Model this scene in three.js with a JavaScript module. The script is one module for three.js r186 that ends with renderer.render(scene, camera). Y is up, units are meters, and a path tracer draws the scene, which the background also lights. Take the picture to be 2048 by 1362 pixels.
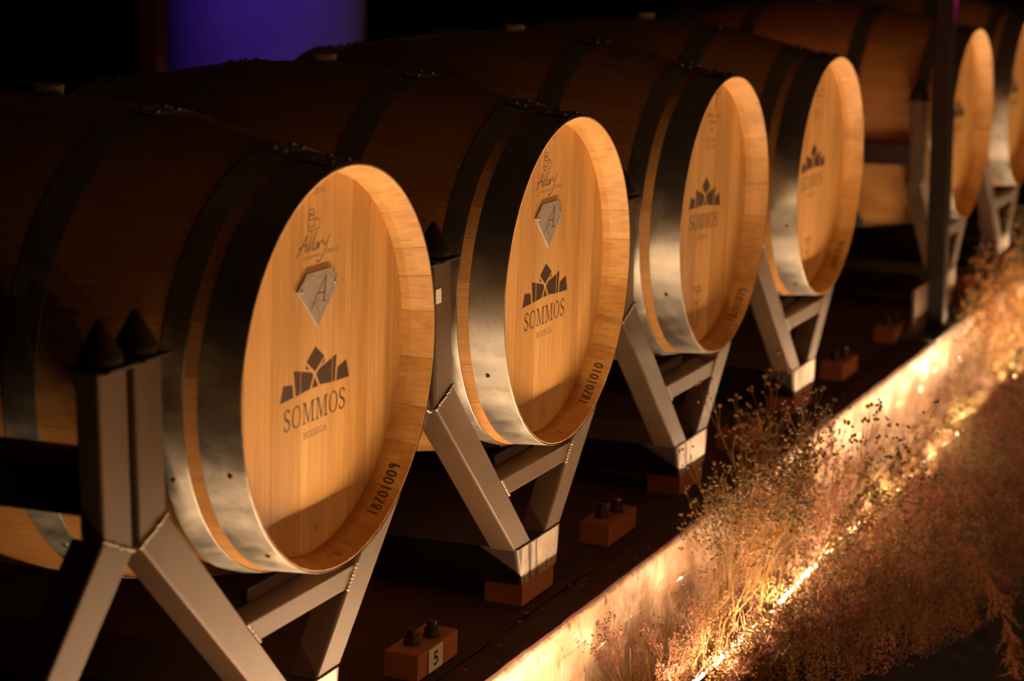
import * as THREE from 'three';
import { mergeGeometries } from 'three/addons/utils/BufferGeometryUtils.js';
import { RectAreaLightUniformsLib } from 'three/addons/lights/RectAreaLightUniformsLib.js';
import { RoundedBoxGeometry } from 'three/addons/geometries/RoundedBoxGeometry.js';

// ---------------------------------------------------------------- camera, light, exposure
const scene = new THREE.Scene();
scene.background = new THREE.Color(0x000000);
const camera = new THREE.PerspectiveCamera(THREE.MathUtils.radToDeg(2 * Math.atan(681 / 4465.19)), 2048 / 1362, 0.05, 60);
camera.position.set(1.46723, 0.707128, 2.801904);
camera.rotation.set(-0.205463, 0.406783, 0.033076, 'YXZ');
camera.focus = 3.8;
camera.userData.fStop = 3.4;
const renderer = new THREE.WebGLRenderer({ antialias: true });
renderer.toneMapping = THREE.LinearToneMapping;
renderer.toneMappingExposure = 1.0;
renderer.shadowMap.enabled = true;
RectAreaLightUniformsLib.init();
const WARM = [1.0, 0.65, 0.36], AMBER = [1.0, 0.47, 0.17];          // colour of the light strings
const BED_NITS = 860, BED_SPARK = 0.16, WALL_CANDELA = 0.02, AISLE_CANDELA = 1.15;
const BED_LED = { x: 0.262, y: -0.727 }, WALL_LED = { x: 0.097, y: -0.668 };

// ---------------------------------------------------------------- helpers
function rng(seed) {
  let a = seed >>> 0;
  return () => { a = (a + 0x6d2b79f5) | 0; let t = Math.imul(a ^ (a >>> 15), 1 | a); t = (t + Math.imul(t ^ (t >>> 7), 61 | t)) ^ t; return ((t ^ (t >>> 14)) >>> 0) / 4294967296; };
}
const R = (r, a, b) => a + (b - a) * r();
function hash2(i, j, s) { let h = Math.imul(i, 374761393) ^ Math.imul(j, 668265263) ^ Math.imul(s + 11, 2147483647 - 58); h = Math.imul(h ^ (h >>> 13), 1274126177); return ((h ^ (h >>> 16)) >>> 0) / 4294967296; }
function vnoise(x, y, s, px = 1 << 20, py = 1 << 20) {
  const i = Math.floor(x), j = Math.floor(y), u = x - i, v = y - j, a = u * u * (3 - 2 * u), b = v * v * (3 - 2 * v);
  const m = (k, p) => ((k % p) + p) % p;
  const n = (p, q) => hash2(m(p, px), m(q, py), s);
  return (n(i, j) * (1 - a) + n(i + 1, j) * a) * (1 - b) + (n(i, j + 1) * (1 - a) + n(i + 1, j + 1) * a) * b;
}
function fbm(x, y, s, oct = 4, px = 1 << 20, py = 1 << 20) { let v = 0, a = 0.5, t = 0; for (let k = 0; k < oct; k++) { v += a * vnoise(x, y, s + k * 7, px, py); t += a; x *= 2; y *= 2; px *= 2; py *= 2; a *= 0.5; } return v / t; }
const used = {};
function numbered(n) { const k = (used[n] = (used[n] ?? -1) + 1); return k ? `${n}_${String(k).padStart(3, '0')}` : n; }
function shade(o) { o.traverse((c) => { if (c.isMesh) { c.castShadow = true; c.receiveShadow = true; } }); }
function mesh(name, geo, mat, parent) { const m = new THREE.Mesh(geo, mat); m.castShadow = m.receiveShadow = true; const kids = parent.userData.names ??= {}; const k = (kids[name] = (kids[name] ?? -1) + 1); m.name = k ? `${name}_${String(k).padStart(3, '0')}` : name; parent.add(m); return m; }
function thing(name, label, category, pos = [0, 0, 0], group) { const g = new THREE.Group(); g.name = numbered(name); g.position.set(...pos); g.userData = { label, category }; if (group) g.userData.group = group; scene.add(g); return g; }
function struct(name, geo, mat, extra) { const m = new THREE.Mesh(geo, mat); m.castShadow = m.receiveShadow = true; m.name = name; m.userData = { kind: 'structure', ...extra }; scene.add(m); return m; }
function cv(w, h) { const c = document.createElement('canvas'); c.width = w; c.height = h; return [c, c.getContext('2d')]; }
function ctex(c, srgb = true) { const t = new THREE.CanvasTexture(c); if (srgb) t.colorSpace = THREE.SRGBColorSpace; t.wrapS = t.wrapT = THREE.RepeatWrapping; return t; }
function dataTex(w, h, fn, srgb = true) { // fn(u,v) -> [r,g,b] 0..255
  const d = new Uint8Array(w * h * 4);
  for (let j = 0; j < h; j++) for (let i = 0; i < w; i++) { const c = fn(i / w, j / h), k = (j * w + i) * 4; d[k] = Math.max(0, Math.min(255, c[0])); d[k + 1] = Math.max(0, Math.min(255, c[1])); d[k + 2] = Math.max(0, Math.min(255, c[2])); d[k + 3] = 255; }
  const t = new THREE.DataTexture(d, w, h, THREE.RGBAFormat); t.magFilter = t.minFilter = THREE.LinearFilter; t.wrapS = t.wrapT = THREE.RepeatWrapping; if (srgb) t.colorSpace = THREE.SRGBColorSpace; t.needsUpdate = true; return t;
}
const g3 = (v) => [v, v, v];
function extrude(pts, depth, bevel = 0.002) { // polygon [[X,Y]...] pulled along +Z, outer size kept
  const s = new THREE.Shape(); pts.forEach((p, i) => (i ? s.lineTo(...p) : s.moveTo(...p)));
  const g = new THREE.ExtrudeGeometry(s, { depth: depth - 2 * bevel, bevelEnabled: bevel > 0, bevelThickness: bevel, bevelSize: bevel, bevelOffset: -bevel, bevelSegments: 2, curveSegments: 12 });
  g.translate(0, 0, bevel); return g;
}
// polygon given in (z, y), pulled towards -x from its front face at x = front
function zyExtrude(pts, front, depth, bevel) { const g = extrude(pts.map(([z, y]) => [-z, y]), depth, bevel); g.rotateY(Math.PI / 2); g.translate(front - depth, 0, 0); return g; }
function box(w, h, d, x, y, z, r = 0.002) { const g = new RoundedBoxGeometry(w, h, d, 2, Math.min(r, w / 2.1, h / 2.1, d / 2.1)); g.translate(x, y, z); return g; }

// ---------------------------------------------------------------- materials
function grainTexture(w, h, base, dark, seed, across) { // grain runs along u
  return dataTex(w, h, (u, v) => {
    const n = fbm(u * 6, v * 60, seed, 4, 6, 60), fine = vnoise(u * 40, v * 300, seed + 3, 40, 300), broad = fbm(u * 2, v * 8, seed + 9, 3, 2, 8);
    const pore = vnoise(u * 90, v * 256, seed + 5, 90, 256) > 0.86 ? 0.22 : 0;
    let k = 0.32 * n + 0.22 * fine + 0.3 * broad + pore; k = Math.min(1, Math.max(0, k * 1.25 - 0.12));
    return [0, 1, 2].map((c) => base[c] + (dark[c] - base[c]) * k);
  });
}
const staveTex = grainTexture(1024, 512, [206, 152, 86], [148, 96, 44], 4);
const staveMat = new THREE.MeshStandardMaterial({ map: staveTex, roughness: 0.62 });
const galvNoise = dataTex(512, 256, (u, v) => {
  const a = fbm(u * 8, v * 8, 21, 5, 8, 8), b = vnoise(u * 60, v * 60, 25, 60, 60), streak = fbm(u * 24, v * 3, 31, 3, 24, 3), sp = vnoise(u * 128, v * 128, 27, 128, 128) > 0.9 ? 26 : 0;
  const k = 190 + 24 * (a - 0.5) + 18 * (streak - 0.5) + 10 * (b - 0.5) - sp * 0.5;
  return [k, k * 0.96, k * 0.9];
});
const galvRough = dataTex(512, 256, (u, v) => { const a = fbm(u * 8, v * 8, 21, 5, 8, 8), b = fbm(u * 30, v * 14, 41, 4, 30, 14); return g3(255 * Math.min(1, Math.max(0.2, 0.34 + 0.24 * a + 0.2 * (b - 0.2)))); }, false);
const hoopMat = new THREE.MeshPhysicalMaterial({ map: galvNoise, roughnessMap: galvRough, roughness: 0.85, metalness: 0.97, anisotropy: 0.8, anisotropyRotation: Math.PI / 2, bumpMap: galvRough, bumpScale: 0.00012 });
const rivetMat = new THREE.MeshStandardMaterial({ color: 0xb8b0a2, metalness: 0.9, roughness: 0.35 });
const steelTex = dataTex(512, 512, (u, v) => {
  const a = fbm(u * 5, v * 5, 61, 5, 5, 5), s = fbm(u * 80, v * 3, 65, 2, 80, 3), sp = vnoise(u * 100, v * 100, 68, 100, 100) > 0.93 ? 34 : 0;
  const k = 152 + 26 * (a - 0.5) + 12 * (s - 0.5) - sp * 0.6; return [k, k * 0.97, k * 0.94];
});
steelTex.repeat.set(3, 3);
const frameMat = new THREE.MeshStandardMaterial({ map: steelTex, color: 0x8a6c52, roughness: 0.5, metalness: 0.2 });
const footTex = dataTex(256, 256, (u, v) => {
  const a = fbm(u * 5, v * 5, 71, 4, 5, 5), d = fbm(u * 14, v * 2, 75, 3, 14, 2), drip = d > 0.6 ? (d - 0.6) * 420 : 0, sp = vnoise(u * 60, v * 60, 78, 60, 60) > 0.92 ? 40 : 0;
  const k = 168 + 40 * (a - 0.5) - drip - sp; return [k, k * 0.91, k * 0.82];
});
footTex.repeat.set(5, 5);
const footMat = new THREE.MeshStandardMaterial({ map: footTex, roughness: 0.5, metalness: 0.6 });
const weldMat = new THREE.MeshStandardMaterial({ color: 0xa79a88, metalness: 0.8, roughness: 0.4 });
const rustTex = dataTex(512, 512, (u, v) => {
  const a = fbm(u * 7, v * 7, 81, 5, 7, 7), b = fbm(u * 40, v * 40, 85, 3, 40, 40), k = Math.min(1, Math.max(0, 0.6 * a + 0.5 * b - 0.05));
  return [120 + 90 * k, 68 + 55 * k, 41 + 34 * k];
});
rustTex.repeat.set(4, 4);
const rustMat = new THREE.MeshStandardMaterial({ map: rustTex, roughness: 0.55, bumpMap: rustTex, bumpScale: 0.0015 });
const capMat = new THREE.MeshStandardMaterial({ color: 0x2b1a12, roughness: 0.6, metalness: 0.3 });
const bungMat = new THREE.MeshStandardMaterial({ color: 0xb9ab92, roughness: 0.6 });
const boltMat = new THREE.MeshStandardMaterial({ color: 0x4a3524, roughness: 0.55, metalness: 0.6 });
const darkSteel = new THREE.MeshStandardMaterial({ color: 0x55514c, roughness: 0.45, metalness: 0.6 });

// ---------------------------------------------------------------- the setting
const FLOOR = -0.85, TOP = -0.605, EDGE = 0.057;
const concreteTex = dataTex(512, 512, (u, v) => { const a = fbm(u * 6, v * 6, 91, 5, 6, 6), b = vnoise(u * 128, v * 128, 95, 128, 128); const k = 52 + 34 * (a - 0.5) + 14 * (b - 0.5); return [k * 1.05, k * 0.92, k * 0.82]; });
const floorTex = concreteTex.clone(); floorTex.repeat.set(0.7, 0.7); floorTex.needsUpdate = true;
const floorMat = new THREE.MeshStandardMaterial({ map: floorTex, color: 0x6a6058, roughness: 0.85 });
const wallMat = new THREE.MeshStandardMaterial({ color: 0x2a211b, roughness: 0.9 });
function slab(name, w, h, d, x, y, z, m) { const g = new THREE.BoxGeometry(w, h, d); g.translate(x, y, z); return struct(name, g, m); }
slab('floor', 12, 0.1, 22, -1, FLOOR - 0.05, -4, floorMat);
slab('ceiling', 12.4, 0.1, 22.4, -1, 2.65, -4, wallMat);
slab('wall_back', 0.2, 3.6, 22, -7.1, 0.9, -4, wallMat);
slab('wall_front', 0.2, 3.6, 22, 5.1, 0.9, -4, wallMat);
slab('wall_right', 12, 3.6, 0.2, -1, 0.9, -15.1, wallMat);
slab('wall_left', 12, 3.6, 0.2, -1, 0.9, 7.1, wallMat);

// raised platform the racks stand on: dark body, brown kerb strip, plastered face
const platTex = dataTex(512, 512, (u, v) => { const a = fbm(u * 6, v * 6, 101, 5, 6, 6), b = vnoise(u * 100, v * 100, 105, 100, 100); const k = Math.max(0, 0.7 * a + 0.4 * b); return [44 + 44 * k, 22 + 24 * k, 15 + 14 * k]; });
platTex.repeat.set(1.3, 1.3);
const platMat = new THREE.MeshStandardMaterial({ map: platTex, roughness: 0.8, bumpMap: platTex, bumpScale: 0.003 });
slab('floor_platform', 6.93, TOP - FLOOR, 20, -3.485, (TOP + FLOOR) / 2, -4, platMat).geometry.deleteAttribute('uv1');
{ // brown kerb strip along the edge, slightly uneven
  const nx = 10, nz = 900, z0 = 3, z1 = -14, g = new THREE.PlaneGeometry(1, 1, nx, nz), p = g.attributes.position, uv = g.attributes.uv;
  for (let k = 0; k < p.count; k++) {
    const i = k % (nx + 1), j = Math.floor(k / (nx + 1)), s = i / nx, z = z0 + (z1 - z0) * j / nz;
    const chip = Math.max(0, fbm(z * 26, 3.1, 111, 4) - 0.52) * 0.03 + 0.0035 * vnoise(z * 160, 0, 113);
    const ragged = (vnoise(z * 30, 0.5, 115) - 0.5) * 0.012;
    let x = -0.022 + ragged * (1 - s) + (EDGE + 0.022) * Math.min(1, s / 0.85), y = TOP + 0.004 + 0.003 * (fbm(s * 3, z * 14, 117, 3) - 0.5);
    if (i === 0) y = TOP - 0.004;
    if (s > 0.84) { x = EDGE - chip * 0.6; y = TOP + 0.003 - chip * 0.5 - (s > 0.92 ? (s > 0.97 ? 0.02 : 0.004) : 0); if (s > 0.97) x -= 0.004; }
    p.setXYZ(k, x, y, z); uv.setXY(k, s * 0.12, z * 0.9);
  }
  g.computeVertexNormals();
  const t = platTex.clone(); t.repeat.set(3, 3); t.needsUpdate = true;
  struct('trim_1', g, new THREE.MeshStandardMaterial({ map: t, color: 0xffc9b0, roughness: 0.8, side: THREE.DoubleSide, bumpMap: t, bumpScale: 0.003 }));
}
{ // plastered face of the platform: ragged upper edge, trowel streaks, rounded foot
  const ny = 44, nz = 1500, z0 = 2.2, z1 = -9, g = new THREE.PlaneGeometry(1, 1, ny, nz), p = g.attributes.position, uv = g.attributes.uv;
  for (let k = 0; k < p.count; k++) {
    const i = k % (ny + 1), j = Math.floor(k / (ny + 1)), s = i / ny, z = z0 + (z1 - z0) * j / nz;
    const chip = Math.max(0, fbm(z * 26, 3.1, 111, 4) - 0.52) * 0.03 + 0.0035 * vnoise(z * 160, 0, 113);
    const top = TOP - 0.001 - chip * 0.5, y = top + (FLOOR - top) * s;
    const streak = (fbm(z * 120, y * 14, 121, 3) - 0.5) * 0.0045 * Math.max(0, 1 - s * 2.2);
    const lump = (fbm(z * 9, y * 9, 125, 4) - 0.5) * 0.012 + (fbm(z * 40, y * 40, 127, 3) - 0.5) * 0.0025;
    const foot = s > 0.86 ? Math.pow((s - 0.86) / 0.14, 2) * 0.02 : 0;
    p.setXYZ(k, EDGE + streak + lump * Math.min(1, s * 8) + foot - (i === 0 ? 0.006 : 0), y, z); uv.setXY(k, z, y);
  }
  g.computeVertexNormals();
  const col = dataTex(1024, 512, (u, v) => {
    const a = fbm(u * 10, v * 6, 131, 5, 10, 6), b = vnoise(u * 256, v * 128, 135, 256, 128), d = fbm(u * 70, v * 40, 137, 3, 70, 40), pit = d > 0.7 ? (d - 0.7) * 500 : 0;
    const w = fbm(u * 12, v * 14, 139, 4, 12, 14), k = 200 + 26 * (a - 0.5) + 8 * (b - 0.5) - pit;
    const q = Math.min(1, Math.max(0, (w - 0.3) * 2.2)); return [k * (0.97 + 0.06 * q), k * (0.74 + 0.16 * q), k * (0.56 + 0.24 * q)];
  });
  const bump = dataTex(1024, 512, (u, v) => g3(255 * (0.25 * fbm(u * 150, v * 40, 141, 3, 150, 40) + 0.75 * fbm(u * 60, v * 60, 145, 5, 60, 60))), false);
  const m = new THREE.MeshStandardMaterial({ map: col, roughness: 0.55, bumpMap: bump, bumpScale: 0.006, side: THREE.DoubleSide });
  struct('wall_platform', g, m);
}
{ // flakes of debris along the kerb
  const r = rng(77), gs = [];
  for (let k = 0; k < 90; k++) { const s = R(r, 0.002, 0.008), g = new THREE.TetrahedronGeometry(s, 0); g.scale(1, 0.35, 1.4); g.rotateY(r() * 6); g.translate(R(r, -0.03, 0.04), TOP + 0.005, R(r, 0.4, -5)); gs.push(g); }
  const m = new THREE.Mesh(mergeGeometries(gs), new THREE.MeshStandardMaterial({ color: 0x8a6a45, roughness: 0.9 })); m.castShadow = m.receiveShadow = true; m.name = 'debris';
  m.userData = { kind: 'stuff', label: 'crumbs of plaster and dry petals strewn along the brown kerb', category: 'debris' }; scene.add(m);
}

// ---------------------------------------------------------------- barrel parts (head plane at x = 0, axis along -x, centre at y = z = 0)
const LEN = 1.0, RB = 0.362;
const profile = [[0, 0.2968], [-0.065, 0.3025], [-0.082, 0.3068], [-0.12, 0.3155], [-0.2, 0.3335], [-0.3, 0.3495], [-0.4, 0.3590], [-0.5, 0.362]];
function rad(x) { if (x < -0.5) x = -1 - x; for (let k = 1; k < profile.length; k++) if (x >= profile[k][0]) { const [a, ra] = profile[k - 1], [b, rb] = profile[k]; return ra + (rb - ra) * (x - a) / (b - a); } return RB; }
const stations = []; for (let k = 0; k <= 24; k++) stations.push(-1 + k / 24);
const NST = 27;
function staveGeometry(a0, a1, r) { // ring piece between two angles; angle 0 is up, growing towards +z
  const e = 0.0016, angs = [a0 + 0.0004, a0 + e / 0.3, (a0 + a1) / 2, a1 - e / 0.3, a1 - 0.0004], drop = [0.0007, 0, 0, 0, 0.0007];
  const line = stations.map((x) => [x, rad(x), 0, 1]);                  // outside, back to front
  const front = [[-0.0006, 0.2958, 1, 1], [0, 0.2955, 1, 1], [0, 0.2932, 1, -1], [-0.035, 0.2835, 1, -1], [-0.036, 0.2822, 1, -1], [-0.066, 0.2815, 1, -1]];
  const pos = [], uv = [], idx = [], groups = [];
  const off = r() * 0.9, offv = r() * 0.9;
  const addStrip = (pts, mat, uvf) => {
    const b0 = pos.length / 3;
    pts.forEach(([x, rr, m, sgn], i) => angs.forEach((a, j) => { const q = rr - drop[j] * sgn; pos.push(x, q * Math.cos(a), q * Math.sin(a)); uv.push(...uvf(x, rr, a, i)); }));
    const n = angs.length, s0 = idx.length;
    for (let i = 0; i < pts.length - 1; i++) for (let j = 0; j < n - 1; j++) { const p = b0 + i * n + j; idx.push(p, p + 1, p + n, p + 1, p + n + 1, p + n); }
    groups.push([s0, idx.length - s0, mat]);
  };
  addStrip(line, 0, (x, rr, a) => [x + off, (a * 0.3) * 2 + offv]);
  addStrip([line[line.length - 1], ...front], 1, (x, rr, a, i) => [a / (2 * Math.PI), i < 3 ? 0.004 * i : Math.min(1, 0.02 - x / 0.05)]);
  const g = new THREE.BufferGeometry();
  g.setAttribute('position', new THREE.Float32BufferAttribute(pos, 3)); g.setAttribute('uv', new THREE.Float32BufferAttribute(uv, 2)); g.setIndex(idx);
  groups.forEach((q) => g.addGroup(...q)); g.computeVertexNormals(); return g;
}
const staveGeos = []; { const r = rng(5); let a = 0.04; const ws = []; for (let k = 0; k < NST; k++) ws.push(R(r, 0.75, 1.25)); const t = ws.reduce((p, q) => p + q); for (const w of ws) { const b = a + w / t * Math.PI * 2; staveGeos.push(staveGeometry(a, b, r)); a = b; } }
function bandGeometry(x0, x1, lift, a0 = 0, a1 = Math.PI * 2, thick = 0.0016) { // steel band lying on the staves between x0 (front) and x1
  const n = Math.max(6, Math.round((a1 - a0) * 26)), prof = [], r0 = (x) => rad(x) + lift;
  const t = thick, xs = [x0, x0 - (x0 - x1) * 0.33, x0 - (x0 - x1) * 0.66, x1];
  prof.push([x0, r0(x0) - 0.0005]); prof.push([x0, r0(x0) + t * 0.6]); prof.push([x0 - 0.0008, r0(x0) + t]);
  xs.slice(1, 3).forEach((x) => prof.push([x, r0(x) + t])); prof.push([x1 + 0.0008, r0(x1) + t]); prof.push([x1, r0(x1) + t * 0.6]); prof.push([x1, r0(x1) - 0.0005]);
  const pos = [], uv = [], idx = [], m = prof.length;
  for (let i = 0; i <= n; i++) { const a = a0 + (a1 - a0) * i / n; prof.forEach(([x, r]) => { pos.push(x, r * Math.cos(a), r * Math.sin(a)); uv.push(a / (2 * Math.PI) * 4, x * 2.2); }); }
  for (let i = 0; i < n; i++) for (let j = 0; j < m - 1; j++) { const p = i * m + j; idx.push(p, p + 1, p + m, p + 1, p + m + 1, p + m); }
  let g = new THREE.BufferGeometry(); g.setAttribute('position', new THREE.Float32BufferAttribute(pos, 3)); g.setAttribute('uv', new THREE.Float32BufferAttribute(uv, 2)); g.setIndex(idx);
  g = g.toNonIndexed(); g.computeVertexNormals(); return creaseByRing(g, prof, n);
}
function creaseByRing(g) { // smooth around the ring, crisp across the section
  const p = g.attributes.position, nrm = g.attributes.normal;
  for (let k = 0; k < p.count; k++) { const nx = nrm.getX(k), y = p.getY(k), z = p.getZ(k), r = Math.hypot(y, z), nr = (nrm.getY(k) * y + nrm.getZ(k) * z) / r, l = Math.hypot(nx, nr) || 1; nrm.setXYZ(k, nx / l, nr / l * y / r, nr / l * z / r); }
  return g;
}
const bands = [[0.0006, -0.064], [-0.0835, -0.119], [-0.291, -0.341], [-0.659, -0.709], [-0.881, -0.9165], [-0.936, -0.9996]];
const bandGeos = bands.map(([a, b]) => bandGeometry(a, b, 0.0002));
const lapGeos = bands.map(([a, b], k) => bandGeometry(a + (k ? -0.001 : 0.0008), b + 0.001, 0.0019, -0.13 - 0.02 * k, 0.13, 0.0017));
const rivetGeo = new THREE.SphereGeometry(0.0052, 12, 8); rivetGeo.scale(1, 0.62, 1);
const nailGeo = new THREE.CylinderGeometry(0.0035, 0.0042, 0.004, 10);

// print on the heads ------------------------------------------------
const HEADS = 0.5644; // diameter
const cuts = [-0.2822, -0.205, -0.128, -0.045, 0.051, 0.108, 0.165, 0.224, 0.2822];
function headTexture(kind, seed) {
  const N = 1536, [c, x] = cv(N, N), S = N / HEADS, r = rng(seed), X = (u) => (u + HEADS / 2) * S, Y = (y) => (HEADS / 2 - y) * S;
  const img = x.createImageData(N, N), tone = cuts.map(() => [R(r, -9, 9), R(r, -4, 4), r() * 50]);
  for (let j = 0; j < N; j++) for (let i = 0; i < N; i++) {
    const u = i / S - HEADS / 2; let b = 0; while (b < 7 && u > cuts[b + 1]) b++;
    const t = tone[b], v = j / S, wob = 0.004 * (fbm(u * 4 + t[2], v * 3, seed, 2) - 0.5);
    const n = fbm((u + wob) * 260 + t[2], v * 7, seed + 1, 3), f = vnoise((u + wob) * 900, v * 30 + t[2], seed + 2), br = fbm(u * 22 + t[2], v * 5, seed + 3, 3), po = vnoise(u * 1400, v * 70, seed + 4) > 0.88 ? 9 : 0;
    const k = 30 * (n - 0.5) + 11 * (f - 0.5) + 34 * (br - 0.5) - po * 0.8 + t[0], q = (j * N + i) * 4;
    img.data[q] = 204 + k; img.data[q + 1] = 155 + k * 0.95 + t[1] * 0.4; img.data[q + 2] = 90 + k * 0.85 + t[1]; img.data[q + 3] = 255;
  }
  x.putImageData(img, 0, 0);
  const ink = 'rgba(46,22,9,', poly = (ps, a = 0.92) => { x.fillStyle = ink + a + ')'; x.beginPath(); ps.forEach(([u, y], i) => (i ? x.lineTo(X(u), Y(y)) : x.moveTo(X(u), Y(y)))); x.closePath(); x.fill(); };
  const text = (s, u, y, h, w, font, a = 0.9) => { x.save(); x.fillStyle = ink + a + ')'; x.translate(X(u), Y(y)); x.font = `${font.includes('bold') ? 'bold ' : ''}${font.includes('italic') ? 'italic ' : ''}200px ${font.split(' ').pop()}`; const m = x.measureText(s), k = h * S / 142; x.scale(w ? w * S / m.width : k, k); x.textAlign = 'center'; x.textBaseline = 'alphabetic'; x.fillText(s, 0, 0); x.restore(); };
  const pen = (d, w, a = 0.9) => { x.strokeStyle = ink + a + ')'; x.lineWidth = w * S; x.lineCap = x.lineJoin = 'round'; x.beginPath(); for (const q of d) { if (q.length === 2) x.moveTo(X(q[0] / 1000), Y(q[1] / 1000)); else if (q[0] === 'L') x.lineTo(X(q[1] / 1000), Y(q[2] / 1000)); else if (q[0] === 'E') { x.moveTo(X((q[1] + q[3]) / 1000), Y(q[2] / 1000)); x.ellipse(X(q[1] / 1000), Y(q[2] / 1000), q[3] / 1000 * S, q[4] / 1000 * S, 0, 0, 7); } else x.bezierCurveTo(...[1, 3, 5].flatMap((n) => [X(q[n] / 1000), Y(q[n + 1] / 1000)])); } x.stroke(); };
  const crown = (tilt) => {
    [[[-0.096, -0.013], [-0.069, -0.017], [-0.065, -0.036], [-0.105, -0.038]], [[-0.066, 0.003], [-0.012, -0.009], [-0.006, -0.014], [-0.017, -0.033], [-0.059, -0.036]], [[-0.003, -0.017], [0.008, -0.033], [-0.011, -0.033]],
      [[-0.002, 0.028], [0.026, 0.009], [-0.002, -0.010], [-0.028, 0.009]], [[-0.031, 0.006], [-0.019, -0.004], [-0.03, -0.001]], [[0.027, 0.007], [0.027, 0], [0.015, -0.003]],
      [[0.064, 0.005], [0.06, -0.036], [0.014, -0.032], [0.001, -0.014], [0.011, -0.007]], [[0.095, -0.009], [0.105, -0.037], [0.064, -0.036], [0.067, -0.016]]].forEach((p) => poly(p));
    x.save(); x.globalAlpha = 0.25; const q = rng(seed + 40); for (let k = 0; k < 90; k++) { x.fillStyle = q() < 0.6 ? '#a0622c' : '#2a1206'; x.globalCompositeOperation = 'source-atop'; const u = R(q, -0.1, 0.1), y = R(q, -0.036, 0.02); if (Math.abs(u) < 0.1 && y < 0.02 - Math.abs(u) * 0.3 && y > -0.036) { const d = x.getImageData(Math.round(X(u)), Math.round(Y(y)), 1, 1).data; if (d[0] < 110) x.fillRect(X(u), Y(y) - 12, 1.4, R(q, 10, 26)); } } x.restore();
    text('SOMMOS', 0, -0.0825, 0.032, 0.19, 'serif', 0.86); text('BODEGA', 0.0, -0.1055, 0.0105, 0.072, 'serif', 0.72);
  };
  x.save();
  if (kind === 'a') {
    crown();
    text('2018', 0.002, 0.2515, 0.0092, 0.036, 'monospace', 0.8); text('TM', 0.008, -0.2535, 0.0085, 0.017, 'sans-serif', 0.6);
    // little cask mark
    pen([['E', -19, 228, 8, 3.4], ['E', -19, 219, 8.5, 3.4], [-27, 228], ['L', -28, 219], [-11, 228], ['L', -11, 219]], 0.0013);
    pen([[-29, 217], ['L', -29, 202], ['C', -24, 198, -14, 198, -11, 201], [-29, 208], ['C', -24, 205, -16, 205, -12, 207], [-12, 216], ['L', -12, 202], [-20, 203.5], ['L', -20, 201]], 0.0014);
    pen([[-11, 216], ['C', -3, 218, 6, 215, 6, 208], ['C', 6, 203, -1, 200, -8, 201], [-6, 215], ['L', -9, 206]], 0.0013);
    // script name
    pen([[-61, 167], ['C', -53, 171, -42, 184, -31, 195], ['L', -36.5, 171], [-55, 178], ['C', -48, 181, -40, 181, -33, 180.5]], 0.0023);
    pen([[-33, 172], ['C', -26, 177, -19, 190, -16, 196], ['C', -18, 192, -27, 176, -26.5, 171.5], ['C', -24, 170, -21, 174, -19, 177], ['C', -13, 185, -7, 193, -3.5, 197], ['C', -7, 192, -16, 176, -15.5, 171.5], ['C', -14, 170, -12, 172, -10, 174]], 0.002);
    pen([[1, 180], ['C', -6, 182, -12, 175, -9, 171.5], ['C', -5, 170, 0, 177, 2, 180], ['L', -1.5, 171.5], ['C', 0, 171, 4, 176, 6, 180], ['L', 5, 172], [5.5, 175], ['C', 8, 180, 11, 183, 14, 181]], 0.002);
    pen([[17, 184], ['C', 15, 177, 18, 173, 24, 178], [37, 188], ['C', 30, 178, 20, 160, 8, 153.5], ['C', 3, 151.5, -2, 152, -3, 155]], 0.0021);
    text('tonnellerie', -0.014, 0.1595, 0.0058, 0.054, 'sans-serif', 0.8); text('FRANCE', 0.046, 0.1605, 0.0066, 0.036, 'sans-serif', 0.75);
    // screw spot
    poly([[0.079, 0.117], [0.0805, 0.117], [0.0805, 0.111], [0.079, 0.111]], 0.7);
  } else {
    const tilt = kind === 'b' ? 0.075 : 0; x.translate(X(0), Y(0.04)); x.rotate(tilt); x.translate(-X(0), -Y(0.04)); x.save(); x.translate(0, -0.05 * S); crown(); x.restore();
    if (kind !== 'c') {
      pen([[0, 256], ['L', 40, 258], [22, 256], ['C', 27, 245, 20, 235, 22, 222], [28, 256], ['C', 30, 245, 24, 235, 24, 222], [46, 275], ['C', 42, 268, 44, 264, 45, 260], [2, 268], ['L', 8, 266]], 0.0035, 0.75);
      text('TONNEL LARGA', 0.014, 0.206, 0.0075, 0.096, 'bold serif', 0.82); text('Toneles', 0.014, 0.193, 0.0075, 0.05, 'bold serif', 0.78); text('MC', 0.012, 0.177, 0.007, 0.02, 'sans-serif', 0.75);
      text('SELECTION B', 0.01, 0.152, 0.0085, 0.07, 'sans-serif', 0.5); text('TOSTADO MED', 0.01, 0.138, 0.0085, 0.07, 'sans-serif', 0.5);
      pen([[-36, -160], ['L', 16, -160], [-34, -168], ['L', 14, -168], [-30, -160], ['L', -30, -178], [12, -160], ['L', 12, -178], [-12, -172], ['L', -8, -182], [-30, -186], ['C', -20, -196, -4, -196, 10, -186], [-10, -194], ['C', -34, -214, -34, -232, -12, -250], ['C', 14, -232, 14, -214, -10, -194]], 0.0038, 0.5);
      text('R', 0.034, -0.17, 0.006, 0.008, 'sans-serif', 0.45);
    }
  }
  x.restore();
  const t = ctex(c); t.wrapS = t.wrapT = THREE.ClampToEdgeWrapping; t.repeat.set(1 / HEADS, 1 / HEADS); t.offset.set(0.5, 0.5); t.anisotropy = 8; return t;
}
const headMats = {}; for (const [k, s] of [['a', 201], ['b', 233], ['d', 251], ['c', 277]]) headMats[k] = new THREE.MeshStandardMaterial({ map: headTexture(k, s), roughness: 0.52 });
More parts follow.
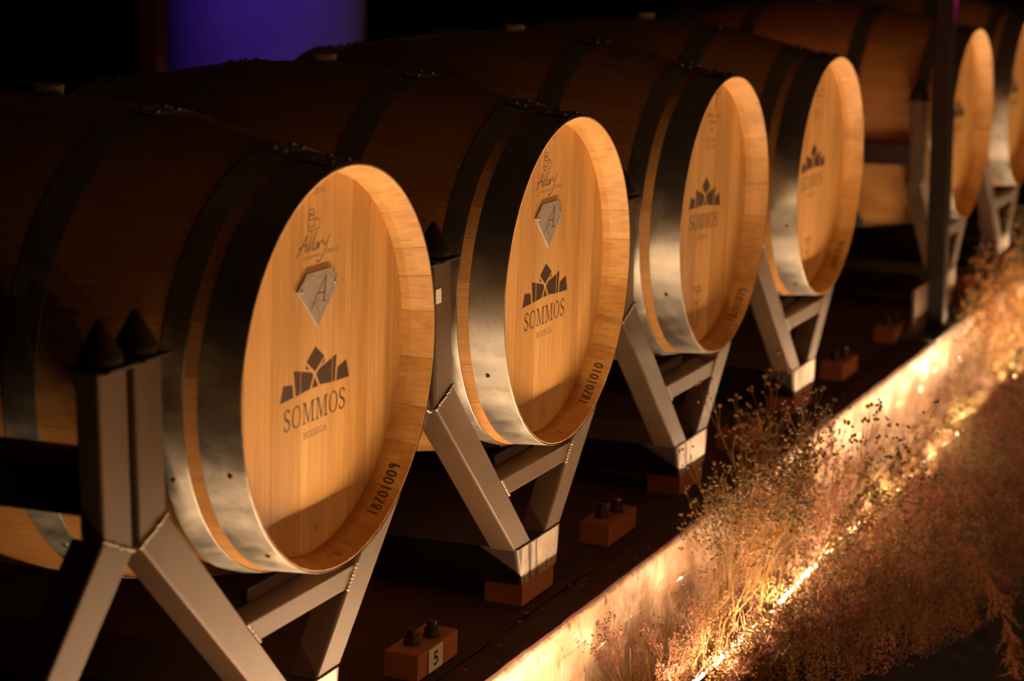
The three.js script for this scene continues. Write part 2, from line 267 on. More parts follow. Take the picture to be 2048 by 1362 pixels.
const boardGeos = cuts.slice(0, 8).map((u0, i) => { // boards of the head, each with eased edges
  const u1 = cuts[i + 1], rr = HEADS / 2 - 0.0004, a = u0 + (i ? 0.00035 : 0.0005), b = u1 - (i < 7 ? 0.00035 : 0.0005), pts = [], n = 14;
  for (let k = 0; k <= n; k++) { const u = a + (b - a) * k / n; pts.push([u, Math.sqrt(Math.max(0, rr * rr - u * u))]); }
  for (let k = n; k >= 0; k--) { const u = a + (b - a) * k / n, y = -Math.sqrt(Math.max(0, rr * rr - u * u)); if (Math.abs(y) > 1e-5) pts.push([u, y]); }
  const g = extrude(pts.reverse(), 0.02, 0.0006); g.rotateY(Math.PI / 2); g.translate(-0.0495 - 0.02, 0, 0); return g;
});
// ink marks and tone of each stave on the inside of the rim
function rimTexture(seed, numberText, small) {
  const W = 2048, H = 96, [c, x] = cv(W, H), r = rng(seed), img = x.createImageData(W, H);
  const edges = []; let a = 0; while (a < 1) { edges.push([a, R(r, -12, 12), r() * 30]); a += R(r, 0.028, 0.046); }
  let e = 0;
  for (let i = 0; i < W; i++) { while (e < edges.length - 1 && i / W > edges[e + 1][0]) e++; for (let j = 0; j < H; j++) {
    const n = fbm(i / 5 + edges[e][2], j / 40, seed, 3), b = fbm(i / 70, j / 50 + edges[e][2], seed + 2, 3), g = vnoise(i / 1.6, j / 16, seed + 3), k = edges[e][1] + 34 * (n - 0.5) + 34 * (b - 0.5) + 12 * (g - 0.5), q = (j * W + i) * 4;
    img.data[q] = 212 + k; img.data[q + 1] = 162 + k * 0.95; img.data[q + 2] = 94 + k * 0.85; img.data[q + 3] = 255;
  } }
  x.putImageData(img, 0, 0);
  const glyph = { 1: [[5, 0, 5, 10]], 8: [[5, 5.2, 2.6, 6.4, 2.4, 9, 5, 10, 7.6, 9, 7.4, 6.4, 5, 5.2, 2, 4, 1.8, 1, 5, 0, 8.2, 1, 8, 4, 5, 5.2]], Z: [[1.5, 9.8, 8, 9.4, 2, 0.6, 8.4, 0.2], [3, 5, 7, 5.2]], 0: [[5, 0, 2, 1.6, 1.4, 5, 2.4, 8.8, 5, 10, 7.8, 8.4, 8.4, 5, 7.4, 1.2, 5, 0]], 9: [[7.6, 7.6, 5.2, 10, 2.6, 8.6, 2.6, 6.2, 5, 5, 7.6, 7.6, 6.8, 0]], 7: [[1.8, 9.6, 8, 9.8, 4, 0]], 5: [[7.8, 10, 3, 9.6, 2.6, 6, 6.6, 5.8, 7.8, 3, 6, 0.3, 2.4, 0.4]], 6: [[7, 10, 3.4, 7, 2, 3, 4.2, 0, 7.4, 1.6, 7, 4.6, 2.6, 3.6]], Y: [[2, 10, 5, 5.4, 8, 10], [5, 5.4, 4.4, 0]], '-': [[3, 5, 7, 5.2]], 4: [[6.6, 0, 6.6, 10, 1.6, 3.6, 8.6, 3.4]] };
  const put = (s, deg, h, len, al, w) => { const x0 = (1 - deg / 360) * W, sx = len / (Math.PI * 0.566) * W / s.length / 10, sy = h / 0.05 * H / 10; x.strokeStyle = `rgba(20,13,9,${al})`; x.lineWidth = w; x.lineCap = x.lineJoin = 'round';
    [...s].forEach((ch, k) => { const ox = x0 + (k - s.length / 2) * sx * 10, oy = H * 0.62 + (r() - 0.5) * 4; for (const q of glyph[ch]) { x.beginPath(); for (let n = 0; n < q.length; n += 2) x[n ? 'lineTo' : 'moveTo'](ox + q[n] * sx * 0.86, oy - (q[n + 1] - 3) * sy); x.stroke(); } }); };
  if (numberText) put(numberText, 142.5, 0.0155, 0.104, 0.85, 3.6);
  if (small) put(small, 178, 0.009, 0.03, 0.5, 2.4);
  const t = ctex(c); t.anisotropy = 8; return new THREE.MeshStandardMaterial({ map: t, roughness: 0.5 });
}
const plaqueTex = (() => { const [c, x] = cv(512, 512), r = rng(31); x.fillStyle = '#a9a3a0'; x.fillRect(0, 0, 512, 512);
  for (let k = 0; k < 3000; k++) { x.fillStyle = `rgba(${r() < 0.5 ? '80,76,76' : '205,200,196'},0.08)`; x.fillRect(r() * 512, r() * 512, R(r, 2, 40), 1.5); }
  x.strokeStyle = 'rgba(60,54,54,0.65)'; x.lineWidth = 3; const P = (u, y) => [256 + u * 3600, 256 - (y - 0.1) * 3600];
  for (let k = 0; k < 9; k++) { x.beginPath(); let u = R(r, -0.05, 0.05), y = R(r, 0.085, 0.138); x.moveTo(...P(u, y)); for (let q = 0; q < 5; q++) { u += R(r, -0.016, 0.016); y -= R(r, 0.002, 0.012); x.lineTo(...P(u, y)); } x.stroke(); }
  x.beginPath(); x.moveTo(...P(-0.05, 0.128)); [[-0.02, 0.136], [0, 0.128], [0.02, 0.137], [0.05, 0.122]].forEach((q) => x.lineTo(...P(...q))); x.stroke();
  x.strokeStyle = '#17110f'; x.lineCap = 'round'; x.lineWidth = 7; x.beginPath(); x.moveTo(...P(-0.021, 0.087)); x.quadraticCurveTo(...P(-0.012, 0.1), ...P(0.021, 0.13)); x.stroke(); x.lineWidth = 12; x.beginPath(); x.moveTo(...P(0.021, 0.13)); x.lineTo(...P(0.015, 0.094)); x.stroke(); x.lineWidth = 6; x.beginPath(); x.moveTo(...P(0.009, 0.0935)); x.lineTo(...P(0.021, 0.0935)); x.moveTo(...P(-0.006, 0.107)); x.lineTo(...P(0.017, 0.106)); x.stroke();
  const t = ctex(c); t.repeat.set(3600 / 512, 3600 / 512); t.offset.set(0.5, 0.5 - 0.1 * 3600 / 512); return t; })();
const plaqueMat = new THREE.MeshStandardMaterial({ map: plaqueTex, metalness: 0.3, roughness: 0.42 });
const plaqueGeo = extrude([[-0.034, 0.140], [-0.063, 0.117], [0, 0.057], [0.061, 0.116], [0.036, 0.140]], 0.0035, 0.0008); plaqueGeo.rotateY(Math.PI / 2); plaqueGeo.translate(-0.0495, 0, 0);

function wineBarrel(z, dx, dy, kind, number, small, label, seed) {
  const t = thing('wine_barrel', label, 'barrel', [dx, dy - RB, z], 'oak wine barrels lying side by side');
  const r = rng(seed), up = (m) => { m.position.y += RB; return m; };
  const rim = rimTexture(seed, number, small);
  staveGeos.forEach((g) => up(mesh('stave', g, [staveMat, rim], t)));
  const head = up(mesh('head_board', boardGeos[0], headMats[kind], t));
  for (let k = 1; k < 8; k++) up(mesh('head_board', boardGeos[k], headMats[kind], t));
  const back = new THREE.CylinderGeometry(0.283, 0.283, 0.02, 40); back.rotateZ(Math.PI / 2); back.translate(-0.94, 0, 0); up(mesh('rear_head', back, staveMat, t));
  bandGeos.forEach((g, k) => {
    const h = up(mesh('hoop', g, hoopMat, t)); mesh('overlap', lapGeos[k], hoopMat, h);
    const [a, b] = bands[k], xm = (a + b) / 2, w = (a - b);
    for (const [an, f] of [[-0.085, 0.24], [-0.085, -0.24], [0.075, 0.24], [0.075, -0.24]]) { const v = mesh('rivet', rivetGeo, rivetMat, h), x = xm + f * w, q = rad(x) + 0.0042; v.position.set(x, q * Math.cos(an), q * Math.sin(an)); v.rotation.x = an; }
    for (const an of [1.75 + r() * 0.3, 2.2 + r()]) { if (k > 2) continue; const v = mesh('nail', nailGeo, k ? rivetMat : boltMat, h), x = xm + R(r, -0.15, 0.2) * w, q = rad(x) + 0.0016; v.position.set(x, q * Math.cos(an), q * Math.sin(an)); v.rotation.x = an; }
  });
  const bg = new THREE.LatheGeometry([[0.0001, 0.016], [0.022, 0.016], [0.0245, 0.014], [0.0235, 0.0], [0.021, -0.02], [0.0001, -0.02]].map((p) => new THREE.Vector2(...p)).reverse(), 28);
  const b = up(mesh('bung', bg, bungMat, t)); b.position.set(-0.512, RB * 2, 0);
  if (kind === 'a') {
    const p = up(mesh('plaque', plaqueGeo, plaqueMat, t)); p.userData.label = 'engraved metal shield plaque';
    for (const [u, y] of [[-0.051, 0.116], [0.049, 0.117]]) { const v = mesh('screw', rivetGeo, rivetMat, p); v.scale.setScalar(0.6); v.rotation.z = -Math.PI / 2; v.position.set(-0.046, y, -u); }
  }
  return t;
}
wineBarrel(0, 0, 0, 'a', '18Z01009', 'Y-18', 'nearest wine barrel, with a shield plaque and 18Z01009 inked on its rim', 301);
wineBarrel(-0.8779, -0.0057, -0.0058, 'a', '18Z01010', '9-8', 'second barrel of the row, with a shield plaque and the number 18Z01010 on its rim', 302);
wineBarrel(-1.7369, 0.0034, 0.0079, 'b', '18Z01075', '9-4', 'third barrel of the row, its printed crown tilted, 18Z01075 on its rim', 303);
wineBarrel(-2.6056, -0.0076, -0.0033, 'd', '18Z01076', '', 'fourth barrel of the row, no plaque, just left of the tall steel column', 304);
wineBarrel(-4.21, -0.003, -0.012, 'c', '', '', 'barrel half hidden behind the tall steel column', 305);
wineBarrel(-5.06, 0, 0, 'c', '', '', 'farthest barrel, cut by the right edge of the photo', 306);

// ---------------------------------------------------------------- steel racks, one cradle per barrel
const POST = 0.036, PX = -0.065, PY = 0.086;
function rackParts(t, z0 = 0) {
  const leg = (s) => [[s * 0.432, -0.158], [s * 0.366, -0.129], [s * 0.032, -0.488], [s * 0.108, -0.488]];
  const post = (s) => [[s * 0.432, PY], [s * 0.367, PY], [s * 0.367, -0.129], [s * 0.432, -0.157]];
  for (const [front, sgn] of [[PX, 1], [-0.935 + POST, -1]]) {
    for (const s of [1, -1]) {
      const p = mesh('post', zyExtrude(post(s), front, POST, 0.004), frameMat, t);
      mesh('end_plate', box(POST + 0.034, 0.005, 0.064, front - POST / 2, PY + 0.003, s * 0.3995, 0.001), capMat, p);
      const cone = new THREE.LatheGeometry([[0.0001, 0], [0.0285, 0], [0.0292, 0.004], [0.0285, 0.013], [0.006, 0.053], [0.003, 0.0565], [0.0001, 0.057]].map((q) => new THREE.Vector2(...q)), 28);
      cone.translate(front - POST / 2, PY + 0.006, s * 0.3995); mesh('cone', cone, capMat, p);
      mesh('leg', zyExtrude(leg(s), front + (sgn > 0 ? 0.001 : 0.013), 0.05, 0.004), frameMat, t);
      { // bead of weld where post meets leg and where the crossbar meets the leg
        const gs = [], r = rng(Math.round(900 + s * 10 + front * 100));
        for (let k = 0; k < 12; k++) { const f = k / 11, g = new THREE.IcosahedronGeometry(R(r, 0.0018, 0.0035), 1); g.translate(front + 0.001, -0.158 + 0.029 * f + R(r, -0.001, 0.001), s * (0.432 - 0.066 * f)); gs.push(g); }
        for (let k = 0; k < 8; k++) { const f = k / 7, g = new THREE.IcosahedronGeometry(R(r, 0.002, 0.0038), 1); g.translate(front + 0.001, -0.343 - 0.033 * f, s * (0.166 - 0.032 * f)); gs.push(g); }
        mesh('weld_bead', mergeGeometries(gs), weldMat, t);
      }
    }
    mesh('crossbar', zyExtrude([[0.172, -0.342], [0.136, -0.376], [-0.136, -0.376], [-0.172, -0.342]], front, 0.05, 0.003), frameMat, t);
    mesh('saddle', box(0.012, 0.046, 0.16, front - 0.056, -0.344, 0, 0.003), capMat, t);
  }
  mesh('foot_channel', zyExtrude([[0.097, -0.489], [0.080, -0.56], [-0.080, -0.56], [-0.097, -0.489]], -0.066, 0.87, 0.004), capMat, t);
  mesh('foot_plate', zyExtrude([[0.098, -0.4885], [0.081, -0.561], [-0.081, -0.561], [-0.098, -0.4885]], -0.061, 0.0055, 0.001), footMat, t);
  for (const s of [1, -1]) {
    mesh('side_rail', box(0.8, 0.066, 0.036, -0.5, -0.075, s * 0.408, 0.003), capMat, t);
  }
}
const rackProto = thing('barrel_rack', '', 'rack', [0, TOP, 0], 'steel barrel racks in a row'); rackParts(rackProto);
rackProto.children.forEach((c) => (c.position.y -= TOP));
rackProto.rotation.z = 0.034; rackProto.position.x = 0.017; // the racks lean back a little
const rackSpots = [[0.892, 'empty steel rack in the lower left corner, only its post and leg in view'], [0.012, 'steel rack under the nearest barrel, its right post and leg meeting at lower left'], [-0.8735, 'steel rack under the second barrel from the left'], [-1.737, 'steel rack under the third barrel from the left'], [-2.606, 'steel rack under the fourth barrel, left of the column'], [-4.24, 'steel rack under the barrel behind the tall column'], [-5.11, 'steel rack under the farthest barrel at the right edge']];
rackSpots.forEach(([z, label], i) => { let o = rackProto; if (i) { o = rackProto.clone(); o.name = numbered('barrel_rack'); scene.add(o); } o.position.z = z; o.userData = { label, category: 'rack', group: 'steel barrel racks in a row' }; });

{ // small paper sticker on the near post of the second rack
  const rack = scene.children.find((o) => o.userData.label === 'steel rack under the second barrel from the left'), g = new THREE.BoxGeometry(0.001, 0.024, 0.02); g.translate(PX + 0.0006, 0.03 - TOP, 0.42);
  mesh('sticker', g, new THREE.MeshStandardMaterial({ color: 0xd8d0c4, roughness: 0.7 }), rack).userData.label = 'small white paper sticker';
}
// timber pads under the feet
const padGeo = new THREE.BoxGeometry(0.075, 0.0445, 0.148, 8, 4, 10); { const p = padGeo.attributes.position; for (let k = 0; k < p.count; k++) { const d = (fbm(p.getX(k) * 40 + 9, p.getZ(k) * 40 + p.getY(k) * 30, 155, 3) - 0.5) * 0.0022; p.setX(k, p.getX(k) + d); p.setZ(k, p.getZ(k) + d); } padGeo.computeVertexNormals(); }
rackSpots.slice(1).forEach(([z], i) => { for (const rear of [0, 1]) { const o = new THREE.Mesh(padGeo, rustMat); o.castShadow = o.receiveShadow = true; o.name = numbered('support_pad'); o.position.set(rear ? -0.85 : -0.085, TOP + 0.0225, z); const w = ['nearest', 'second', 'third', 'fourth', 'fifth', 'farthest'][i]; o.userData = { label: rear ? `dark rusty pad under the rear foot of the ${w} rack` : `rusty brown pad under the front foot of the ${w} rack`, category: 'block', group: 'rusty pads under the rack feet' }; scene.add(o); } });
// bolted blocks between the racks
const blockGeo = padGeo.clone(); blockGeo.scale(0.062 / 0.075, 1, 0.156 / 0.148);
const numberTex = (() => { const [c, x] = cv(256, 200); x.fillStyle = '#d9cfc4'; x.fillRect(0, 0, 256, 200); x.fillStyle = '#17120f'; x.font = 'bold 168px sans-serif'; x.textAlign = 'center'; x.textBaseline = 'alphabetic'; x.fillText('5', 128, 160); return ctex(c); })();
[[-0.436, 'bolted rusty block carrying a white plate with the number 5'], [-1.3065, 'bolted rusty block between the second and third barrels'], [-2.17, 'bolted rusty block between the third and fourth barrels'], [-3.05, 'bolted rusty block just past the fourth barrel'], [-3.62, 'bolted rusty block beside the base plate of the steel column'], [-4.6, 'bolted rusty block right of the steel column']].forEach(([z, label], i) => {
  const t = thing('anchor_block', label, 'block', [-0.0755, TOP, z], 'bolted anchor blocks along the kerb');
  mesh('body', blockGeo, rustMat, t).position.y = 0.0225;
  for (const s of [1, -1]) { const g = mergeGeometries([new THREE.CylinderGeometry(0.0125, 0.0125, 0.016, 6).translate(0, 0.053, 0), new THREE.CylinderGeometry(0.0085, 0.0085, 0.012, 14).translate(0, 0.066, 0), new THREE.CylinderGeometry(0.015, 0.015, 0.003, 18).translate(0, 0.0465, 0)]); mesh('bolt', g, boltMat, t).position.set(-0.006 * s, 0, s * 0.026); }
  if (!i) { const g = new THREE.BoxGeometry(0.0015, 0.041, 0.054); const p = mesh('number_plate', g, new THREE.MeshStandardMaterial({ map: numberTex, roughness: 0.5 }), t); p.position.set(0.0325, 0.0225, 0.012); p.userData.label = 'white plate with black 5'; }
});

// tall steel column in the gap, with its bracket
{
  const t = thing('steel_column', 'tall dark steel column rising in front of the fifth barrel', 'column', [0.015, TOP, -3.81]); t.rotation.z = 0.036;
  mesh('shaft', box(0.058, 3.2, 0.058, 0, 1.6, 0, 0.005), new THREE.MeshStandardMaterial({ map: steelTex, color: 0x4a443e, roughness: 0.42, metalness: 0.8 }), t);
  mesh('base_plate', box(0.13, 0.012, 0.32, -0.01, 0.01, 0.07, 0.002), darkSteel, t);
  mesh('bracket', box(0.01, 0.14, 0.16, -0.024, 0.085, 0.109, 0.002), frameMat, t);
}
// ---------------------------------------------------------------- far background: round column under blue light, timber post
{
  const g = new THREE.CylinderGeometry(0.483, 0.483, 3.25, 64); g.translate(0, 1.62, 0);
  const t = thing('round_column', 'wide round column glowing blue in the dark behind the barrels', 'column', [-4.0, TOP, -6.74]);
  mesh('shaft', g, new THREE.MeshStandardMaterial({ color: 0xb9b4ae, roughness: 0.8 }), t);
  const p = thing('timber_post', 'dim brown timber post left of the blue column', 'post', [-3.35, TOP, -4.72]);
  mesh('shaft', box(0.085, 3.2, 0.085, 0, 1.6, 0, 0.006), staveMat, p);
}
function spotlight(name, label, pos, target, color, power, angle, size) {
  const t = thing(name, label, 'lamp', pos); const dir = new THREE.Vector3(...target).sub(new THREE.Vector3(...pos)).normalize(), q = new THREE.Quaternion().setFromUnitVectors(new THREE.Vector3(0, -1, 0), dir);
  const can = new THREE.LatheGeometry([[0.001, 0.16], [size, 0.15], [size * 1.15, 0.0], [size * 1.05, 0.0], [size * 0.95, 0.1], [0.001, 0.1]].map((v) => new THREE.Vector2(...v)), 24); mesh('housing', can, darkSteel, t).quaternion.copy(q);
  const lens = new THREE.CylinderGeometry(size, size, 0.004, 24); const l = mesh('lens', lens, new THREE.MeshStandardMaterial({ color: 0x111111, emissive: new THREE.Color(...color), emissiveIntensity: 1.5 }), t); l.quaternion.copy(q); l.position.copy(dir.clone().multiplyScalar(0.0));
  mesh('bracket', box(0.03, 2.6 - pos[1], 0.03, 0, (2.6 - pos[1]) / 2, 0), darkSteel, t).position.set(-dir.x * 0.12, 0.12, -dir.z * 0.12);
  const s = new THREE.SpotLight(new THREE.Color(...color), power, 0, angle, 0.7, 2); s.position.set(pos[0] + dir.x * 0.03, pos[1] + dir.y * 0.03, pos[2] + dir.z * 0.03); s.target.position.set(...target); s.castShadow = true; s.shadow.radius = 2; scene.add(s, s.target);
}
spotlight('unseen_blue_spotlight', 'unseen blue spotlight, placed out of view to light the round column', [-2.9, 2.25, -4.6], [-3.75, 0.35, -6.45], [0.15, 0.045, 1.0], 11, 0.3, 0.06);  // lamp out of view, placed to turn the round column blue
spotlight('unseen_magenta_spotlight', 'unseen magenta spotlight, placed out of view to tint the steel column edge', [0.9, 1.1, -5.2], [0.1, 0.5, -3.8], [1.0, 0.0, 0.3], 80, 0.1, 0.03);  // lamp out of view, placed for the pink edge on the steel column

// ---------------------------------------------------------------- strings of little lamps
function lampString(name, label, P, zs, step, candela, seed, lightStep, gain = () => 1) {
  const t = thing(name, label, 'lights', [P.x, FLOOR, zs[0]], undefined), r = rng(seed), pts = [];
  const at = (z) => new THREE.Vector3(P.x + (vnoise(z * 5, 0, seed) - 0.5) * P.w, P.y + (vnoise(z * 4, 5, seed) - 0.5) * P.h, z);
  for (let z = zs[0]; z > zs[1]; z -= 0.06) pts.push(at(z).sub(t.position));
  mesh('cable', new THREE.TubeGeometry(new THREE.CatmullRomCurve3(pts), pts.length * 3, 0.0007, 5), new THREE.MeshStandardMaterial({ color: 0xd9b995, roughness: 0.5 }), t);
  const bulb = new THREE.SphereGeometry(P.r, 10, 8), glow = new THREE.MeshStandardMaterial({ color: 0xffe2b0, emissive: new THREE.Color(1, 0.72, 0.42), emissiveIntensity: P.glow }); bulb.scale(1, 1.25, 1);
  let next = zs[0];
  for (let z = zs[0] - 0.02; z > zs[1]; z -= step(z) * R(r, 0.75, 1.25)) {
    const q = at(z), b = mesh('bulb', bulb, glow, t); b.position.copy(q).sub(t.position); b.position.y += 0.003;
    if (z <= next) { const l = new THREE.PointLight(new THREE.Color(...(P.tint ?? WARM)), candela * gain(z) * R(r, 0.75, 1.25), 0, 2); l.position.copy(q); l.position.y += 0.003; l.castShadow = true; l.shadow.radius = P.r / 0.02 * 0.8; scene.add(l); next = z - lightStep(z); }
  }
}
{ // a narrow tape of lamps lying face up among the flowers
  const t = thing('bed_light_tape', 'tape of warm little lamps glowing among the dried flowers', 'lights', [BED_LED.x, FLOOR, 0.8]), r = rng(41);
  const at = (z) => new THREE.Vector3(BED_LED.x + (vnoise(z * 3, 0, 41) - 0.5) * 0.012, BED_LED.y + (vnoise(z * 3, 5, 41) - 0.5) * 0.012, z);
  const bulb = new THREE.SphereGeometry(0.0036, 10, 8), glow = new THREE.MeshStandardMaterial({ color: 0xffe2b0, emissive: new THREE.Color(1, 0.74, 0.46), emissiveIntensity: 5 }), tapeMat = new THREE.MeshStandardMaterial({ color: 0xcfc3a8, roughness: 0.6 });
  const LENGTH = 0.385;
  for (let z = 0.8; z > -6.3; z -= LENGTH) {
    const a = at(z), b = at(z - LENGTH), c = a.clone().add(b).multiplyScalar(0.5);
    const seg = mesh('tape', new RoundedBoxGeometry(0.009, 0.0016, LENGTH, 1, 0.0006), tapeMat, t); seg.position.copy(c).sub(t.position); seg.lookAt(b); 
    const l = new THREE.RectAreaLight(new THREE.Color(...WARM), BED_NITS * (z > 0.1 ? 0.65 : 1), LENGTH * 0.98, 0.004); l.position.copy(c); l.position.y += 0.002; l.rotation.set(Math.PI / 2, 0, Math.PI / 2, 'YXZ'); l.castShadow = true; scene.add(l);
    for (const f of [0.25, 0.75]) { const q = at(z - LENGTH * f), b = mesh('bulb', bulb, glow, t); q.y += 0.004; b.position.copy(q).sub(t.position); const p = new THREE.PointLight(new THREE.Color(...WARM), BED_SPARK * R(r, 0.7, 1.3), 0, 2); p.position.copy(q); p.castShadow = true; p.shadow.radius = 0.12; scene.add(p); }
  }
  for (let z = -0.36; z > -6.3; z -= (z > -0.6 ? 0.2 : z > -3.4 ? (vnoise(z * 9, 2, 47) < 0.45 ? 0.06 : 0.018) : 0.08) * R(r, 0.75, 1.25)) { const b = mesh('bulb', bulb, glow, t); b.position.copy(at(z)).sub(t.position); b.position.y += 0.004; b.position.x += R(r, -0.003, 0.003); }
}
const gr = rng(99);
lampString('unseen_wall_light_string', 'unseen string of warm lamps, placed to light the plastered platform face', { ...WALL_LED, w: 0.03, h: 0.02, r: 0.001, glow: 2 }, [-0.05, -6.4], (z) => (z > -0.3 ? 0.22 : z > -3.5 ? 0.2 : 0.24), WALL_CANDELA, 43, (z) => (z > -0.3 ? 0.22 : z > -3.5 ? 0.2 : 0.24), (z) => (z > -3.5 ? R(gr, 0.25, 1.7) : R(gr, 1.2, 2.4)));  // lamps themselves unseen, placed for the bright patches on the plaster
lampString('unseen_aisle_light_string', 'unseen string of amber lamps across the aisle, placed to light the shaded barrel heads', { x: 3.0, y: -0.32, w: 0.02, h: 0.02, r: 0.006, glow: 5, tint: AMBER }, [2.0, -7.0], () => 0.5, AISLE_CANDELA, 45, () => 0.5);  // out of view, placed to light the shaded heads, posts and blocks

// ---------------------------------------------------------------- dried flowers
const leafMat = (c) => new THREE.MeshPhysicalMaterial({ color: c, roughness: 0.9, transmission: 0.35, thickness: 0, side: THREE.DoubleSide });
const stemMat = new THREE.MeshStandardMaterial({ color: 0x7a5420, roughness: 0.7 }), stemMatRust = new THREE.MeshStandardMaterial({ color: 0x6a3a1e, roughness: 0.7 });
class Twigs { // gathers thin three-sided stems
  constructor() { this.p = []; this.i = []; }
  add(pts, r0, r1) { const b = this.p.length / 3, n = pts.length, up = new THREE.Vector3(0.31, 0.2, 0.93);
    pts.forEach((q, k) => { const d = (pts[k + 1] ?? q).clone().sub(pts[k - 1] ?? q).normalize(), s = d.clone().cross(up).normalize(), t = d.clone().cross(s), r = r0 + (r1 - r0) * k / (n - 1); for (let a = 0; a < 3; a++) { const c = Math.cos(a * 2.094) * r, e = Math.sin(a * 2.094) * r; this.p.push(q.x + s.x * c + t.x * e, q.y + s.y * c + t.y * e, q.z + s.z * c + t.z * e); } });
    for (let k = 0; k < n - 1; k++) for (let a = 0; a < 3; a++) { const p = b + k * 3 + a, q = b + k * 3 + (a + 1) % 3; this.i.push(p, q, p + 3, q, q + 3, p + 3); } }
  build() { const g = new THREE.BufferGeometry(); g.setAttribute('position', new THREE.Float32BufferAttribute(this.p, 3)); g.setIndex(this.i); g.computeVertexNormals(); return g; }
}
const floretBase = [3, 7, 13].map((s) => { const g = new THREE.IcosahedronGeometry(1, 0), p = g.attributes.position, m = {}, r = rng(s); for (let k = 0; k < p.count; k++) { const key = [p.getX(k), p.getY(k), p.getZ(k)].map((q) => q.toFixed(3)).join(); const f = (m[key] ??= R(r, 0.62, 1.3)); p.setXYZ(k, p.getX(k) * f, p.getY(k) * f * 0.85, p.getZ(k) * f); } g.computeVertexNormals(); return g; });
function sprayGeometry(seed, o) {
  const r = rng(seed), tw = new Twigs(), fl = [], v = () => new THREE.Vector3(R(r, -1, 1), R(r, -1, 1), R(r, -1, 1));
  const floret = (p) => { const g = floretBase[Math.floor(r() * 3)].clone(), s = R(r, o.fr * 0.55, o.fr * 1.15); g.deleteAttribute('uv'); g.scale(s, s, s); g.rotateX(r() * 6); g.rotateY(r() * 6); g.translate(p.x, p.y, p.z); fl.push(g); };
  const grow = (p, d, len, rad0, lvl) => {
    const pts = [p.clone()]; let q = p.clone(), dir = d.clone();
    const n = lvl === 0 ? 7 : 3; for (let k = 0; k < n; k++) { dir.add(v().multiplyScalar(0.12)).add(new THREE.Vector3(0, 0.04, 0)).normalize(); q = q.clone().addScaledVector(dir, len / n); pts.push(q); }
    tw.add(pts, rad0, rad0 * 0.6);
    if (lvl >= o.levels) { floret(q); if (r() < 0.45) floret(q.clone().add(v().multiplyScalar(o.fr * 1.4))); return; }
    const kids = lvl === 0 ? o.main : Math.round(R(r, o.kids[0], o.kids[1]));
    for (let k = 0; k < kids; k++) { const f = lvl === 0 ? R(r, 0.42, 1) : R(r, 0.45, 1), i = Math.min(n, Math.max(1, Math.round(f * n))); const nd = dir.clone().addScaledVector(v(), o.angle * (lvl === 0 ? 1.0 : 1.1)); nd.y += 0.15; grow(pts[i], nd.normalize(), len * R(r, o.short[0], o.short[1]), rad0 * 0.62, lvl + 1); }
    grow(q, dir, len * R(r, o.short[0], o.short[1]), rad0 * 0.62, lvl + 1);
  };
  grow(new THREE.Vector3(), new THREE.Vector3(0, 1, 0), o.h * 0.52, o.r0, 0);
  return { stems: tw.build(), florets: mergeGeometries(fl) };
}
const tallKinds = [11, 12, 13, 14, 15].map((s) => sprayGeometry(s, { h: 0.42, main: 5, levels: 3, kids: [2, 4], angle: 0.55, short: [0.38, 0.55], fr: 0.0034, r0: 0.0013 }));
const bushKinds = [21, 22, 23].map((s) => sprayGeometry(s, { h: 0.3, main: 7, levels: 3, kids: [3, 4], angle: 0.75, short: [0.4, 0.55], fr: 0.0029, r0: 0.0013 }));
const tones = { ochre: [leafMat(0x8e601c), stemMat, 'ochre yellow'], rust: [leafMat(0x7a3c1e), stemMatRust, 'rust red'], gold: [leafMat(0xc4882a), stemMat, 'brightened golden yellow'], olive: [leafMat(0x5e4a22), stemMat, 'olive brown'] };  // far bank tone is ochre brightened to look lit by nearby lamps
const sprayOf = {};
function spray(where, kinds, i, tone, x, z, tilt, turn, s) {
  const key = kinds === tallKinds ? 't' : 'b', id = key + i + tone, G = kinds[i], [fm, sm, word] = tones[tone];
  let o = sprayOf[id];
  if (!o) { o = sprayOf[id] = new THREE.Group(); mesh('stems', G.stems, sm, o); const f = mesh('florets', G.florets, fm, o); f.userData.kind = 'stuff'; } else { o = o.clone(); }
  o.name = numbered('dried_flower_spray'); o.userData = { label: `${key === 't' ? 'tall thin' : 'dense bushy'} ${word} spray of dried flowers ${where}`, category: 'dried flowers', group: `${key === 't' ? 'tall' : 'bushy'} ${word} dried sprays ${where}` };
  o.position.set(x, FLOOR + 0.005, z); o.rotation.set(tilt[0], turn, tilt[1]); o.scale.setScalar(s); scene.add(o);
}
